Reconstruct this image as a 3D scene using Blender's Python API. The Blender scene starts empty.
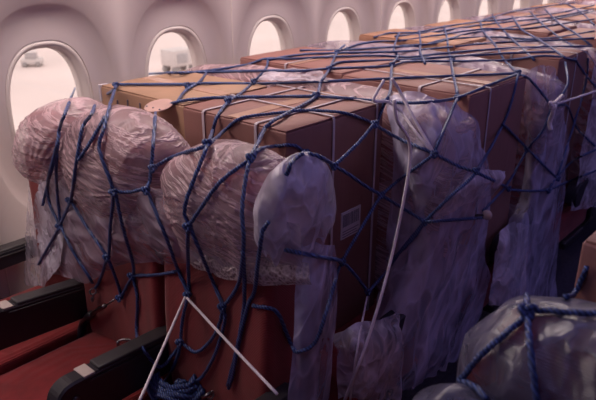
import bpy, bmesh, math, random
from mathutils import Vector, Matrix, noise
from mathutils.bvhtree import BVHTree
random.seed(7)
scene = bpy.context.scene
COL = scene.collection
V = Vector
# ------------------------------------------------------------------ camera
FPX, CX, CY, CZ = 640.0, 298.0, 200.0, 1.68
PITCH, YAW = math.atan(257/640), math.atan(609/math.sqrt(640**2+257**2))
R_ = V((math.cos(YAW), math.sin(YAW), 0))
FW = V((-math.sin(YAW)*math.cos(PITCH), math.cos(YAW)*math.cos(PITCH), -math.sin(PITCH)))
UP = R_.cross(FW)
CAM = V((0, 0, CZ))
cd = bpy.data.cameras.new('camera'); cam = bpy.data.objects.new('camera', cd); COL.objects.link(cam)
cd.sensor_width = 36; cd.lens = FPX/596*36; cd.clip_start = .05; cd.clip_end = 500
cam.matrix_world = Matrix(((R_.x, UP.x, -FW.x, 0), (R_.y, UP.y, -FW.y, 0), (R_.z, UP.z, -FW.z, CZ), (0, 0, 0, 1)))
cd.dof.use_dof = True; cd.dof.focus_distance = 1.75; cd.dof.aperture_fstop = 5.6
scene.camera = cam

def ray(px, py):
    return FW + R_*((px-CX)/FPX) + UP*((CY-py)/FPX)
def onX(px, py, X): d = ray(px, py); return CAM + d*(X/d.x)
def onY(px, py, Y): d = ray(px, py); return CAM + d*(Y/d.y)
def onZ(px, py, Z): d = ray(px, py); return CAM + d*((Z-CZ)/d.z)

# ------------------------------------------------------------------ materials
def sl(n, name): return n.inputs[name]
class NT:
    def __init__(s, name):
        s.m = bpy.data.materials.new(name); s.m.use_nodes = True
        s.t = s.m.node_tree; s.t.nodes.clear()
        s.out = s.n('ShaderNodeOutputMaterial')
    def n(s, k, **kw):
        x = s.t.nodes.new(k)
        for a, b in kw.items(): setattr(x, a, b)
        return x
    def l(s, a, b): s.t.links.new(a, b)
    def coord(s, scale=(1, 1, 1), rot=(0, 0, 0), kind='Object'):
        tc = s.n('ShaderNodeTexCoord'); mp = s.n('ShaderNodeMapping')
        mp.inputs['Scale'].default_value = scale; mp.inputs['Rotation'].default_value = rot
        mp.inputs['Rotation'].default_value = (0, 0, 0)
        if any(rot):
            m0 = s.n('ShaderNodeMapping'); m0.inputs['Rotation'].default_value = rot
            s.l(tc.outputs[kind], m0.inputs['Vector']); s.l(m0.outputs['Vector'], mp.inputs['Vector'])
        else: s.l(tc.outputs[kind], mp.inputs['Vector'])
        return mp.outputs['Vector']
    def noise(s, vec, scale=5, detail=3, rough=.5, dist=0):
        x = s.n('ShaderNodeTexNoise'); x.inputs['Scale'].default_value = scale
        x.inputs['Detail'].default_value = detail; x.inputs['Roughness'].default_value = rough
        x.inputs['Distortion'].default_value = dist
        s.l(vec, x.inputs['Vector']); return x.outputs['Fac']
    def ramp(s, fac, stops):
        r = s.n('ShaderNodeValToRGB'); e = r.color_ramp.elements
        while len(e) < len(stops): e.new(.5)
        for i, (p, c) in enumerate(stops):
            e[i].position = p; e[i].color = (*c, 1) if len(c) == 3 else c
        s.l(fac, r.inputs['Fac']); return r.outputs['Color']
    def bump(s, h, strength=.3, dist=.01):
        b = s.n('ShaderNodeBump'); b.inputs['Strength'].default_value = strength
        b.inputs['Distance'].default_value = dist; s.l(h, b.inputs['Height']); return b.outputs['Normal']
    def pbr(s, **kw):
        p = s.n('ShaderNodeBsdfPrincipled')
        for k, v in kw.items():
            i = p.inputs[k.replace('_', ' ')]
            if hasattr(v, 'is_output') or isinstance(v, bpy.types.NodeSocket): s.l(v, i)
            elif isinstance(v, tuple) and len(v) == 3: i.default_value = (*v, 1)
            else: i.default_value = v
        return p
    def done(s, sh): s.l(sh, s.out.inputs['Surface']); return s.m

def plain(name, col, rough=.6, var=.12, nscale=12, bump=.1, metallic=0):
    t = NT(name); c = t.coord()
    f = t.noise(c, nscale, 4)
    col1 = tuple(x*(1-var) for x in col); col2 = tuple(min(1, x*(1+var)) for x in col)
    return t.done(t.pbr(Base_Color=t.ramp(f, [(.3, col1), (.7, col2)]), Roughness=rough, Metallic=metallic,
                        Normal=t.bump(t.noise(c, nscale*6, 2), bump, .002)).outputs[0])

def cardboard(name, col, seed=0):
    t = NT(name); c = t.coord()
    oi = t.n('ShaderNodeObjectInfo')
    f = t.noise(c, 3.5, 5, .6)
    base = t.ramp(f, [(.25, tuple(x*.8 for x in col)), (.75, tuple(min(1, x*1.15) for x in col))])
    hs = t.n('ShaderNodeHueSaturation'); t.l(base, hs.inputs['Color'])
    mr = t.n('ShaderNodeMapRange'); t.l(oi.outputs['Random'], mr.inputs['Value'])
    mr.inputs['To Min'].default_value = .85; mr.inputs['To Max'].default_value = 1.15
    t.l(mr.outputs[0], hs.inputs['Value'])
    flute = t.noise(t.coord((1, 1, 160)), 2, 1)
    fb = t.noise(t.coord((14, 14, 3)), 1, 3)
    return t.done(t.pbr(Base_Color=hs.outputs[0], Roughness=.62, Normal=t.bump(fb, .35, .01)).outputs[0])

def fabric(name, col):
    t = NT(name); c = t.coord((1, 1, 1))
    f = t.noise(t.coord((6, 6, 1)), 3, 4)
    w = t.n('ShaderNodeTexWave'); w.wave_type = 'BANDS'; w.bands_direction = 'Z'; w.inputs['Scale'].default_value = 70
    w.inputs['Distortion'].default_value = .6; t.l(c, w.inputs['Vector'])
    return t.done(t.pbr(Base_Color=t.ramp(f, [(.3, tuple(x*.75 for x in col)), (.7, tuple(x*1.15 for x in col))]),
        Roughness=.9, Normal=t.bump(w.outputs['Fac'], .35, .004), Sheen_Weight=.2).outputs[0])

def film(name, col, amin, amax, rot=(0, .6, .3), stretch=(14, 3, 3), rough=.28, streak=1.0, bumpk=.5, bw=.35):
    """clear plastic film: streaky crumple, thin places see-through"""
    t = NT(name)
    n1 = t.noise(t.coord(stretch, rot), 1.6, 4, .6, .25)
    n2 = t.noise(t.coord(tuple(1+.16*x for x in stretch), rot), 2.0, 3, .5, .5)
    a = t.n('ShaderNodeMath', operation='SUBTRACT'); t.l(n1, a.inputs[0]); a.inputs[1].default_value = .5
    b = t.n('ShaderNodeMath', operation='ABSOLUTE'); t.l(a.outputs[0], b.inputs[0])
    r = t.n('ShaderNodeMapRange'); t.l(b.outputs[0], r.inputs['Value'])       # fine ridges where the noise crosses its middle
    r.inputs['From Min'].default_value = 0; r.inputs['From Max'].default_value = .055
    r.inputs['To Min'].default_value = streak; r.inputs['To Max'].default_value = 0
    m = t.n('ShaderNodeMath', operation='MULTIPLY'); t.l(r.outputs[0], m.inputs[0]); t.l(n2, m.inputs[1])
    s2 = t.n('ShaderNodeMath', operation='ADD'); t.l(m.outputs[0], s2.inputs[0]); t.l(n2, s2.inputs[1])
    al = t.n('ShaderNodeMapRange'); t.l(s2.outputs[0], al.inputs['Value'])
    al.inputs['From Min'].default_value = .3; al.inputs['From Max'].default_value = 1.05
    al.inputs['To Min'].default_value = amin; al.inputs['To Max'].default_value = amax
    h1 = t.n('ShaderNodeMath', operation='MULTIPLY'); t.l(n2, h1.inputs[0]); h1.inputs[1].default_value = bw
    h2 = t.n('ShaderNodeMath', operation='ADD'); t.l(m.outputs[0], h2.inputs[0]); t.l(h1.outputs[0], h2.inputs[1])
    bm_ = t.bump(h2.outputs[0], bumpk, .010)
    p = t.pbr(Base_Color=col, Roughness=rough, Normal=bm_, Alpha=al.outputs[0])
    p.inputs['Specular IOR Level'].default_value = .6
    return t.done(p.outputs[0])

def crinkle(name, col, amin, amax, rot=(0, 0, 0), stretch=(6, 6, 2.5), rough=.3, bumpk=.6, lines=.5):
    """loose crumpled film: flat facets between sharp creases, milky along the creases"""
    t = NT(name); c = t.coord(stretch, rot)
    w1 = t.n('ShaderNodeTexNoise'); w1.inputs['Scale'].default_value = 1.1; w1.inputs['Detail'].default_value = 3; t.l(c, w1.inputs['Vector'])
    ad = t.n('ShaderNodeMixRGB', blend_type='ADD'); ad.inputs[0].default_value = .9; t.l(c, ad.inputs[1]); t.l(w1.outputs['Color'], ad.inputs[2])
    def vor(scale, wid):
        v = t.n('ShaderNodeTexVoronoi', feature='DISTANCE_TO_EDGE'); v.inputs['Scale'].default_value = scale; t.l(ad.outputs[0], v.inputs['Vector'])
        m = t.n('ShaderNodeMapRange'); m.interpolation_type = 'SMOOTHSTEP'; t.l(v.outputs['Distance'], m.inputs['Value'])
        m.inputs['From Max'].default_value = wid; m.inputs['To Min'].default_value = 1; m.inputs['To Max'].default_value = 0
        f = t.n('ShaderNodeTexVoronoi', feature='F1'); f.inputs['Scale'].default_value = scale; t.l(ad.outputs[0], f.inputs['Vector'])
        return m.outputs[0], f.outputs['Distance']
    e1, f1 = vor(.9, .16); e2, f2 = vor(2.3, .12)
    n2 = t.noise(c, .8, 3, .5, .4)
    def mul(a, k):
        x = t.n('ShaderNodeMath', operation='MULTIPLY'); t.l(a, x.inputs[0])
        if isinstance(k, (int, float)): x.inputs[1].default_value = k
        else: t.l(k, x.inputs[1])
        return x.outputs[0]
    def add(a, b):
        x = t.n('ShaderNodeMath', operation='ADD'); t.l(a, x.inputs[0]); t.l(b, x.inputs[1]); return x.outputs[0]
    li = mul(add(mul(e1, .9), mul(e2, .5)), mul(n2, 1.3))
    tot = add(mul(n2, 1.0), mul(li, lines))
    al = t.n('ShaderNodeMapRange'); t.l(tot, al.inputs['Value'])
    al.inputs['From Min'].default_value = .3; al.inputs['From Max'].default_value = .95
    al.inputs['To Min'].default_value = amin; al.inputs['To Max'].default_value = amax
    h = add(add(f1, mul(f2, .45)), mul(li, .15))
    p = t.pbr(Base_Color=col, Roughness=rough, Normal=t.bump(h, bumpk, .035), Alpha=al.outputs[0])
    p.inputs['Specular IOR Level'].default_value = .6
    return t.done(p.outputs[0])

def rope_mat(name, c1, c2):
    t = NT(name)
    n1 = t.noise(t.coord((1, 1, 1)), 60, 3)
    w = t.n('ShaderNodeTexWave'); w.inputs['Scale'].default_value = 55; w.bands_direction = 'DIAGONAL'
    w.inputs['Distortion'].default_value = 1.5; t.l(t.coord(), w.inputs['Vector'])
    mx = t.n('ShaderNodeMath', operation='MULTIPLY'); t.l(w.outputs['Fac'], mx.inputs[0]); t.l(n1, mx.inputs[1])
    return t.done(t.pbr(Base_Color=t.ramp(mx.outputs[0], [(.1, c1), (.6, c2)]), Roughness=.42, Normal=t.bump(w.outputs['Fac'], .5, .003)).outputs[0])

M = dict(
    wall=plain('wall_panel', (.66, .575, .575), .5, .02, 3, .02),
    bezel=plain('window_bezel', (.74, .66, .63), .4, .02, 4, .01),
    ceil=plain('ceiling_panel', (.26, .23, .40), .6, .03, 3, .02),
    floor=plain('carpet', (.05, .04, .065), .95, .3, 60, .5),
    card=cardboard('cardboard', (.29, .13, .115)),
    card2=cardboard('cardboard_creased', (.37, .215, .14)),
    card3=cardboard('cardboard_tan', (.42, .215, .14)),
    tape=plain('packing_tape', (.50, .30, .22), .22, .1, 8, .05),
    band=plain('strapping_band', (.52, .44, .50), .35, .08, 30, .05),
    white=plain('paper_label', (.60, .55, .62), .5, .04, 20, .02),
    ink=plain('label_ink', (.16, .14, .2), .5, .05, 20, .02),
    fab=fabric('seat_fabric_red', (.24, .018, .022)),
    dark=plain('armrest_plastic', (.018, .014, .022), .38, .15, 10, .08),
    pad=plain('armrest_pad', (.045, .04, .045), .42, .15, 30, .12),
    metal=plain('dull_metal', (.22, .20, .22), .3, .1, 20, .05, 1.0),
    plate=plain('metal_plate', (.55, .45, .42), .45, .06, 20, .05),
    tagm=plain('tag_board', (.50, .31, .28), .6, .08, 20, .05),
    rope=rope_mat('blue_rope', (.022, .036, .12), (.09, .15, .40)),
    cord=plain('white_cord', (.78, .70, .76), .5, .1, 60, .2),
    film_pink=film('plastic_film_warm', (.58, .385, .43), .26, .88, rot=(0, -.3, 0), stretch=(2.6, 2.6, 30), bumpk=.45, rough=.36, bw=.5, streak=1.5),
    film_grey=crinkle('plastic_film_cool', (.52, .48, .68), .10, .85, rot=(.5, 0, .2), stretch=(7, 7, 3)),
    film_bag=crinkle('plastic_film_bag', (.60, .54, .66), .15, .88, rot=(.5, .5, .3), stretch=(9, 9, 5)),
    film_shaded=crinkle('plastic_film_shaded', (.125, .12, .19), .35, .9, rot=(.2, .7, .3), stretch=(7, 7, 4)),  # darker copy of the film, the corner's low light put into its colour
    film_sheer=crinkle('plastic_film_sheer', (.46, .36, .47), .22, .78, rot=(0, -.5, 0), stretch=(4, 5, 9)),
    bubble=None, tarmac=plain('tarmac', (.66, .56, .53), .9, .08, .15, .05),
    cart=plain('cart_paint_hazed', (.55, .50, .49), .6), glassdark=plain('cart_glass_hazed', (.38, .36, .37), .3),  # vehicle colours and tyres paled, haze put into the paint
    tyre_hazed=plain('tyre_hazed', (.3, .28, .28), .8), bldg=plain('terminal_wall', (.60, .54, .53), .8, .03, .4),
)
t = NT('bubble_wrap')
vo = t.n('ShaderNodeTexVoronoi'); vo.inputs['Scale'].default_value = 110; t.l(t.coord(), vo.inputs['Vector'])
mr = t.n('ShaderNodeMapRange'); t.l(vo.outputs['Distance'], mr.inputs['Value'])
mr.inputs['From Max'].default_value = .6; mr.inputs['To Min'].default_value = .25; mr.inputs['To Max'].default_value = .7
M['bubble'] = t.done(t.pbr(Base_Color=(.75, .62, .66), Roughness=.15, Alpha=mr.outputs[0], Normal=t.bump(vo.outputs['Distance'], .9, .01)).outputs[0])
t = NT('window_glass')
tr = t.n('ShaderNodeBsdfTransparent'); tr.inputs[0].default_value = (.93, .90, .90, 1)
gl = t.n('ShaderNodeBsdfGlossy'); gl.inputs['Roughness'].default_value = .1
mx = t.n('ShaderNodeMixShader'); mx.inputs[0].default_value = .04
t.l(tr.outputs[0], mx.inputs[1]); t.l(gl.outputs[0], mx.inputs[2]); M['glass'] = t.done(mx.outputs[0])
t = NT('ceiling_lamp'); em = t.n('ShaderNodeEmission'); em.inputs[0].default_value = (1, .78, .74, 1); em.inputs[1].default_value = 3
M['lamp'] = t.done(em.outputs[0])
t = NT('aisle_fill_lamp'); em = t.n('ShaderNodeEmission'); em.inputs[0].default_value = (.6, .5, 1, 1); em.inputs[1].default_value = .8  # glow of the added aisle fill strip
M['lamp2'] = t.done(em.outputs[0])

# ------------------------------------------------------------------ object helpers
COLL = []          # (verts, faces) in world space that the ropes rest on
def tag(o, label=None, cat=None, group=None, kind=None):
    for k, v in (('label', label), ('category', cat), ('group', group), ('kind', kind)):
        if v: o[k] = v
    return o
def empty(name, loc, label, cat, group=None):
    o = bpy.data.objects.new(name, None); COL.objects.link(o); o.location = loc; o.empty_display_size = .05
    return tag(o, label, cat, group)
def origin(o):
    p = V((0, 0, 0))
    while o is not None: p += o.location; o = o.parent
    return p
def mesh(name, vs, fs, mat, parent=None, smooth=True, collide=False, solid=None, base=None):
    """vs in world space. With no parent the origin sits at the middle of the base."""
    vs = [V(v) for v in vs]
    if parent is not None: off = origin(parent)
    elif base is not None: off = V(base)
    else:
        xs = [v.x for v in vs]; ys = [v.y for v in vs]
        off = V(((min(xs)+max(xs))/2, (min(ys)+max(ys))/2, min(v.z for v in vs)))
    me = bpy.data.meshes.new(name); me.from_pydata([v-off for v in vs], [], fs); me.update()
    me.validate(verbose=False)
    o = bpy.data.objects.new(name, me); COL.objects.link(o)
    if parent is not None: o.parent = parent
    else: o.location = off
    me.materials.append(mat)
    if smooth:
        for p in me.polygons: p.use_smooth = True
    if solid:
        s = o.modifiers.new('thickness', 'SOLIDIFY'); s.thickness = solid; s.offset = 0
    if collide: COLL.append((vs, fs))
    return o
def bmdata(bm):
    bm.verts.ensure_lookup_table(); bm.verts.index_update()
    vs = [v.co.copy() for v in bm.verts]; fs = [[v.index for v in f.verts] for f in bm.faces]; bm.free(); return vs, fs
def rbox(lo, hi, r=.01, seg=2, sub=0, jit=0, seed=0):
    bm = bmesh.new(); bmesh.ops.create_cube(bm, size=1)
    lo, hi = V(lo), V(hi); c = (lo+hi)/2; d = hi-lo
    for v in bm.verts: v.co = V((v.co.x*d.x, v.co.y*d.y, v.co.z*d.z))+c
    if r: bmesh.ops.bevel(bm, geom=bm.edges[:], offset=r, segments=seg, affect='EDGES', profile=.6)
    if sub:
        bmesh.ops.subdivide_edges(bm, edges=[e for e in bm.edges if e.calc_length() > .06], cuts=sub, use_grid_fill=True)
        for v in bm.verts:
            v.co += noise.noise_vector(v.co*3.1+V((seed, 0, 0)))*jit
    return bmdata(bm)
def merge(*parts):
    vs, fs = [], []
    for a, b in parts:
        k = len(vs); vs += a; fs += [[i+k for i in f] for f in b]
    return vs, fs
def frame_path(pts):
    T = []
    for i in range(len(pts)):
        a = pts[max(i-1, 0)]; b = pts[min(i+1, len(pts)-1)]; d = (b-a)
        T.append(d.normalized() if d.length > 1e-7 else V((0, 0, 1)))
    n = T[0].orthogonal().normalized(); out = []
    for t_ in T:
        n = (n - t_*n.dot(t_)); n = n.normalized() if n.length > 1e-6 else t_.orthogonal().normalized()
        out.append((t_, n, t_.cross(n)))
    return out
def tube(pts, r, k=8, strands=0, closed_ends=True):
    """round cord; strands>0 gives the lay of a twisted rope"""
    fr = frame_path(pts); vs, fs = [], []; s = 0
    for i, (p, (t_, n, b)) in enumerate(zip(pts, fr)):
        if i: s += (p-pts[i-1]).length
        for j in range(k):
            a = 2*math.pi*j/k
            rr = r*(1+.16*math.cos(strands*a-s*220)) if strands else r
            vs.append(p+n*(math.cos(a)*rr)+b*(math.sin(a)*rr))
    for i in range(len(pts)-1):
        for j in range(k):
            j2 = (j+1) % k; fs.append([i*k+j, i*k+j2, (i+1)*k+j2, (i+1)*k+j])
    if closed_ends: fs.append(list(range(k))[::-1]); fs.append([(len(pts)-1)*k+j for j in range(k)])
    return vs, fs
def catmull(pts, n=6):
    out = []
    P = [pts[0]*2-pts[1]]+list(pts)+[pts[-1]*2-pts[-2]]
    for i in range(1, len(P)-2):
        for j in range(n):
            u = j/n; a, b, c, d = P[i-1], P[i], P[i+1], P[i+2]
            out.append(.5*((2*b)+(c-a)*u+(2*a-5*b+4*c-d)*u*u+(3*b-a-3*c+d)*u**3))
    out.append(pts[-1].copy()); return out
def ridged(p): return 1-abs(noise.noise(p))*2
def fbm(p): return noise.noise(p)+.5*noise.noise(p*2.1)+.25*noise.noise(p*4.3)

def patch(name, rows, mat, parent=None, nu=10, nv=10, amp=.012, freq=9, stretch=(1, 1, .3), collide=True, seed=0, solid=None):
    """hanging sheet through a grid of points, with crumples"""
    R1 = [catmull(r, nu) for r in rows]
    cols = [catmull([r[i] for r in R1], nv) for i in range(len(R1[0]))]
    W, H = len(cols), len(cols[0]); vs = []
    for i in range(W):
        for j in range(H):
            p = cols[i][j]
            a = cols[min(i+1, W-1)][j]-cols[max(i-1, 0)][j]; b = cols[i][min(j+1, H-1)]-cols[i][max(j-1, 0)]
            n = a.cross(b); n = n.normalized() if n.length > 1e-9 else V((1, 0, 0))
            q = V((p.x*freq*stretch[0], p.y*freq*stretch[1], p.z*freq*stretch[2]))+V((seed*3.1, seed, 0))
            w = fbm(q)*.8+ridged(q*1.9+V((5, 5, 5)))*.5
            vs.append(p+n*(w*amp)+V((0, 0, noise.noise(q*2)*amp*.6)) if True else p)
    fs = [[i*H+j, (i+1)*H+j, (i+1)*H+j+1, i*H+j+1] for i in range(W-1) for j in range(H-1)]
    return mesh(name, vs, fs, mat, parent, collide=collide, solid=solid)

def bag(name, c, a, b, ztop, zhem, mat, parent=None, pw=2.6, amp=.02, seed=0, nt=96, nv=44, dome=.14, flare=.0, tie=None, shift=(0, 0), hemamp=.05, stretch=(1, 1, .5), freq=7, collide=True, slope=0, tuck=0, pinch=(), fold=.0045):
    """film pulled over a headrest: rounded top, crumpled sides, ragged hem"""
    vs = [];
    H = ztop-zhem
    for j in range(nv+1):
        v = j/nv
        for i in range(nt):
            th = 2*math.pi*i/nt; ct, st = math.cos(th), math.sin(th)
            ex = 2/pw
            ux = math.copysign(abs(ct)**ex, ct); uy = math.copysign(abs(st)**ex, st)
            dv = .38
            if v < dv:
                k = math.sin(v/dv*math.pi/2); z = ztop-dome*(1-math.cos(v/dv*math.pi/2))
            else:
                k = 1+flare*(v-dv)/(1-dv)-tuck*max(0, (v-.55)/.45)**1.6; z = ztop-dome-(H-dome)*(v-dv)/(1-dv)
                z += hemamp*noise.noise(V((ct*2+seed, st*2, seed)))*((v-dv)/(1-dv))**2
            if tie: k *= 1-tie[1]*math.exp(-((z-tie[0])/.035)**2)
            x = c[0]+a*k*ux+shift[0]*v; y = c[1]+b*k*uy+shift[1]*v
            z += slope*(x-c[0])
            p = V((x, y, z)); q = V((p.x*stretch[0], p.y*stretch[1], p.z*stretch[2]))*freq+V((seed*7.7, seed*2.3, seed))
            w = fbm(q)*.9+(ridged(q*2.2)-.5)*(.12 if pinch else .5)
            nn = V((ux*b, uy*a, .35*(1-min(1, v/dv))*a)); nn = nn.normalized() if nn.length > 1e-6 else V((0, 0, 1))
            f_ = 0
            for (px_, pz_, fr_) in pinch:              # taut creases running out of a gathered point
                dx_, dz_ = x-px_, z-pz_; rr_ = math.hypot(dx_, dz_); an = math.atan2(dz_, dx_)
                g_ = noise.noise(V((an*fr_, rr_*1.6, seed*3.3+y*2)))
                f_ += (1-min(1, abs(g_)*5))*fold*math.exp(-rr_/.28)*min(1, rr_/.03)*1.6
            vs.append(p+nn*(w*amp*min(1, .35+v*2)+f_))
    fs = []
    for j in range(nv):
        for i in range(nt):
            i2 = (i+1) % nt; fs.append([j*nt+i, j*nt+i2, (j+1)*nt+i2, (j+1)*nt+i])
    return mesh(name, vs, fs, mat, parent, collide=collide)

# ------------------------------------------------------------------ the setting
WX = -2.27; WZ = 1.075; SP = .61; W0 = 1.19
def S(name, vs, fs, mat, smooth=False, parent=None, **k):
    o = mesh(name, vs, fs, mat, parent, smooth=smooth, **k); o['kind'] = 'structure'; return o
NS = 72
def ring(yc, a, b, x, e=2.5):
    out = []
    for i in range(NS):
        th = 2*math.pi*(i+.5)/NS; c, s = math.cos(th), math.sin(th)
        out.append(V((x, yc+a*math.copysign(abs(c)**(2/e), c), WZ+b*math.copysign(abs(s)**(2/e), s))))
    return out
def rectring(yc, hw, z0, z1, x):
    out = []
    for p in ring(yc, .283, .43, x):
        d = V((0, p.y-yc, p.z-WZ)); k = 1e9
        if abs(d.y) > 1e-6: k = min(k, hw/abs(d.y))
        if d.z > 1e-6: k = min(k, (z1-WZ)/d.z)
        if d.z < -1e-6: k = min(k, (WZ-z0)/-d.z)
        out.append(V((x, yc+d.y*k, WZ+d.z*k)))
    return out
def loft(rings, close=True):
    vs, fs = [], []; n = len(rings[0])
    for r in rings: vs += r
    for j in range(len(rings)-1):
        for i in range(n):
            i2 = (i+1) % n; fs.append([j*n+i, j*n+i2, (j+1)*n+i2, (j+1)*n+i])
    return vs, fs
wv, wf = [], []
NW = 14
for n in range(-2, NW):
    yc = W0+n*SP
    rr = [rectring(yc, SP/2, .0, 2.15, WX)]
    # snap panel corners so that neighbouring panels meet without gaps
    for corner in ((-SP/2, 0.0), (SP/2, 0.0), (-SP/2, 2.15), (SP/2, 2.15)):
        q = V((WX, yc+corner[0], corner[1])); k = min(range(NS), key=lambda i: (rr[0][i]-q).length); rr[0][k] = q
    rr += [ring(yc, .274, .405, WX), ring(yc, .268, .396, WX-.012), ring(yc, .238, .35, WX-.034), ring(yc, .206, .30, WX-.039),
           ring(yc, .180, .270, WX-.040)]
    a, b = loft(rr); k = len(wv); wv += a; wf += [[i+k for i in f] for f in b]
S('wall_left', wv, wf, M['wall'], smooth=True)
for n in range(-2, NW):
    yc = W0+n*SP
    a, b = loft([ring(yc, .181, .271, WX-.041), ring(yc, .178, .268, WX-.050), ring(yc, .175, .265, WX-.040), ring(yc, .168, .257, WX-.038),
                 ring(yc, .160, .249, WX-.042), ring(yc, .155, .244, WX-.070), ring(yc, .149, .238, WX-.072), ring(yc, .147, .236, WX-.11)])
    w = S('window_%d' % (n+3), a, b, M['bezel'], smooth=True)
    g = ring(yc, .149, .238, WX-.105); g2 = [p-V((.006, 0, 0)) for p in g]
    k = len(g)
    pv = g+g2; pf = [list(range(k)), list(range(2*k-1, k-1, -1))]+[[i, (i+1) % k, k+(i+1) % k, k+i] for i in range(k)]
    mesh('window_pane', pv, pf, M['glass'], w, smooth=False)
for i, n in enumerate(range(-1, NW, 2)):
    yc = W0+(n-.5)*SP+SP
    S('trim_%d' % (i+1), *rbox((WX-.002, yc-.003, 0.02), (WX+.003, yc+.003, 2.14), .001, 1), M['dark'] if False else M['bezel'])
Y0, Y1 = W0-2.5*SP, W0+(NW-.5)*SP
XR = 3.2
S('floor', *rbox((WX-.1, Y0-.9, -.1), (XR+.1, Y1+.1, 0), 0), M['floor'], collide=True)
S('ceiling', *rbox((WX-.14, Y0-.9, 2.15), (XR+.1, Y1+.1, 2.25), 0), M['ceil'])
S('wall_right', *rbox((XR, Y0-.9, 0), (XR+.1, Y1+.1, 2.15), 0), M['ceil'])
S('wall_back', *rbox((WX-.1, Y1, 0), (XR, Y1+.1, 2.15), 0), M['ceil'])
S('wall_front', *rbox((WX-.1, Y0-.9, 0), (XR, Y0-.8, 2.15), 0), M['ceil'])
S('wall_left_end', *rbox((WX-.1, Y0-.8, 0), (WX, Y0, 2.15), 0), M['wall'])
S('baseboard_left', *rbox((WX, Y0, 0), (WX+.012, Y1, .16), .003), M['dark'])

# outside: apron with a small tug and a parked cart, terminal far behind
ap = mesh('apron_ground', *rbox((-160, -60, -4.2), (-3.2, 220, -4.0), 0), M['tarmac'], smooth=False); ap['kind'] = 'structure'
def airport_tug(loc, rot, s, label):
    e = empty('ground_vehicle', loc, label, 'vehicle'); x, y, z = loc
    def q(lo, hi, r=.05): return rbox((x+lo[0]*s, y+lo[1]*s, z+lo[2]*s), (x+hi[0]*s, y+hi[1]*s, z+hi[2]*s), r*s)
    mesh('body', *q((-.8, -.5, .2), (.8, .5, .62), .08), M['cart'], e)
    mesh('cabin', *q((-.45, -.45, .6), (.4, .45, 1.1), .1), M['glassdark'], e)
    mesh('roof', *q((-.5, -.48, 1.08), (.45, .48, 1.15), .03), M['cart'], e)
    for sx in (-.5, .5):
        for sy in (-.5, .5):
            bm = bmesh.new(); bmesh.ops.create_cone(bm, cap_ends=True, segments=18, radius1=.2*s, radius2=.2*s, depth=.16*s,
                matrix=Matrix.Translation((x+sx*s, y+sy*s, z+.2*s)) @ Matrix.Rotation(math.pi/2, 4, 'X'))
            mesh('wheel', *bmdata(bm), M['tyre_hazed'], e)
    e.rotation_euler.z = rot
g0 = onZ(33, 66, -4.0); airport_tug(tuple(g0), .9, .62, 'small grey ground vehicle on the apron, seen through the nearest window')
g1 = onZ(180, 72, -4.0)
e = empty('equipment_cart', tuple(g1), 'grey boxy equipment cart on the apron, seen through the second window', 'cart')
x, y, z = g1
mesh('cabinet', *rbox((x-.5, y-.7, z+.35), (x+.5, y+.7, z+1.1), .06), M['cart'], e)
mesh('door_panel', *rbox((x+.49, y-.5, z+.5), (x+.53, y+.1, z+.95), .01), M['glassdark'], e)
for sx in (-.35, .35):
    for sy in (-.5, .5):
        bm = bmesh.new(); bmesh.ops.create_cone(bm, cap_ends=True, segments=18, radius1=.2, radius2=.2, depth=.14,
            matrix=Matrix.Translation((x+sx, y+sy, z+.2)) @ Matrix.Rotation(math.pi/2, 4, 'Y'))
        mesh('wheel', *bmdata(bm), M['tyre_hazed'], e)

# ------------------------------------------------------------------ seats
PITCHY = .79
SEATX = (-2.0, -1.56, -1.12)
def arm_profile(x, y0, y1, ztop, h, w=.055):
    """armrest body with a rounded front end (front = low Y); returns (verts, faces)"""
    pts = []
    r = h*.42
    for k in range(9):
        a = math.pi/2+math.pi/2*k/8
        pts.append((y0+r+r*math.cos(a), ztop-r+r*math.sin(a)))
    for k in range(9):
        a = math.pi+math.pi/2*k/8
        pts.append((y0+r+r*math.cos(a), ztop-h+r+r*math.sin(a)))
    pts += [(y1, ztop-h*.92), (y1+.02, ztop-.02), (y1, ztop)]
    n = len(pts); vs = []; bev = .006
    for dx, sh in ((-w/2, .006), (-w/2+bev, 0), (w/2-bev, 0), (w/2, .006)):
        cy = sum(p[0] for p in pts)/n; cz = sum(p[1] for p in pts)/n
        for (yy, zz) in pts:
            vs.append(V((x+dx, yy+(cy-yy)*sh/.15, zz+(cz-zz)*sh/.07)))
    fs = [[i for i in range(n)][::-1], [3*n+i for i in range(n)]]
    for k in range(3):
        for i in range(n):
            i2 = (i+1) % n; fs.append([k*n+i, k*n+i2, (k+1)*n+i2, (k+1)*n+i])
    return vs, fs
def armrest(e, x, yb, ztop=.63, h=.135, full=True, ln=.43, lift=0):
    y0 = yb-ln
    B0 = len(COLL); objs = []
    o = mesh('armrest', *arm_profile(x, y0, yb, ztop, h), M['dark'], e, smooth=False, collide=True)
    mesh('armrest_pad', *rbox((x-.025, y0+.13, ztop-.006), (x+.025, yb-.01, ztop+.008), .006, 3), M['pad'], o)
    if full:
        b = mesh('button_plate', *rbox((x-.026, y0+.085, ztop-.004), (x+.026, y0+.118, ztop+.003), .002), M['plate'], o); b['label'] = 'pale metal plate'
        mesh('edge_trim', *rbox((x+.0275, y0+.10, ztop-.018), (x+.0305, yb-.01, ztop-.013), .001), M['pad'], o)
        bm = bmesh.new()
        bmesh.ops.create_cone(bm, cap_ends=True, segments=20, radius1=.011, radius2=.009, depth=.006,
            matrix=Matrix.Translation((x+.029, y0+.055, ztop-.05)) @ Matrix.Rotation(math.pi/2, 4, 'Y'))
        mesh('screw', *bmdata(bm), M['metal'], o)
    for q in [o]+[c for c in bpy.data.objects if c.parent == o]:
        for v in q.data.vertices: v.co.z += lift*max(0, (yb-(v.co.y+origin(q).y))/ln)
    return o
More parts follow.
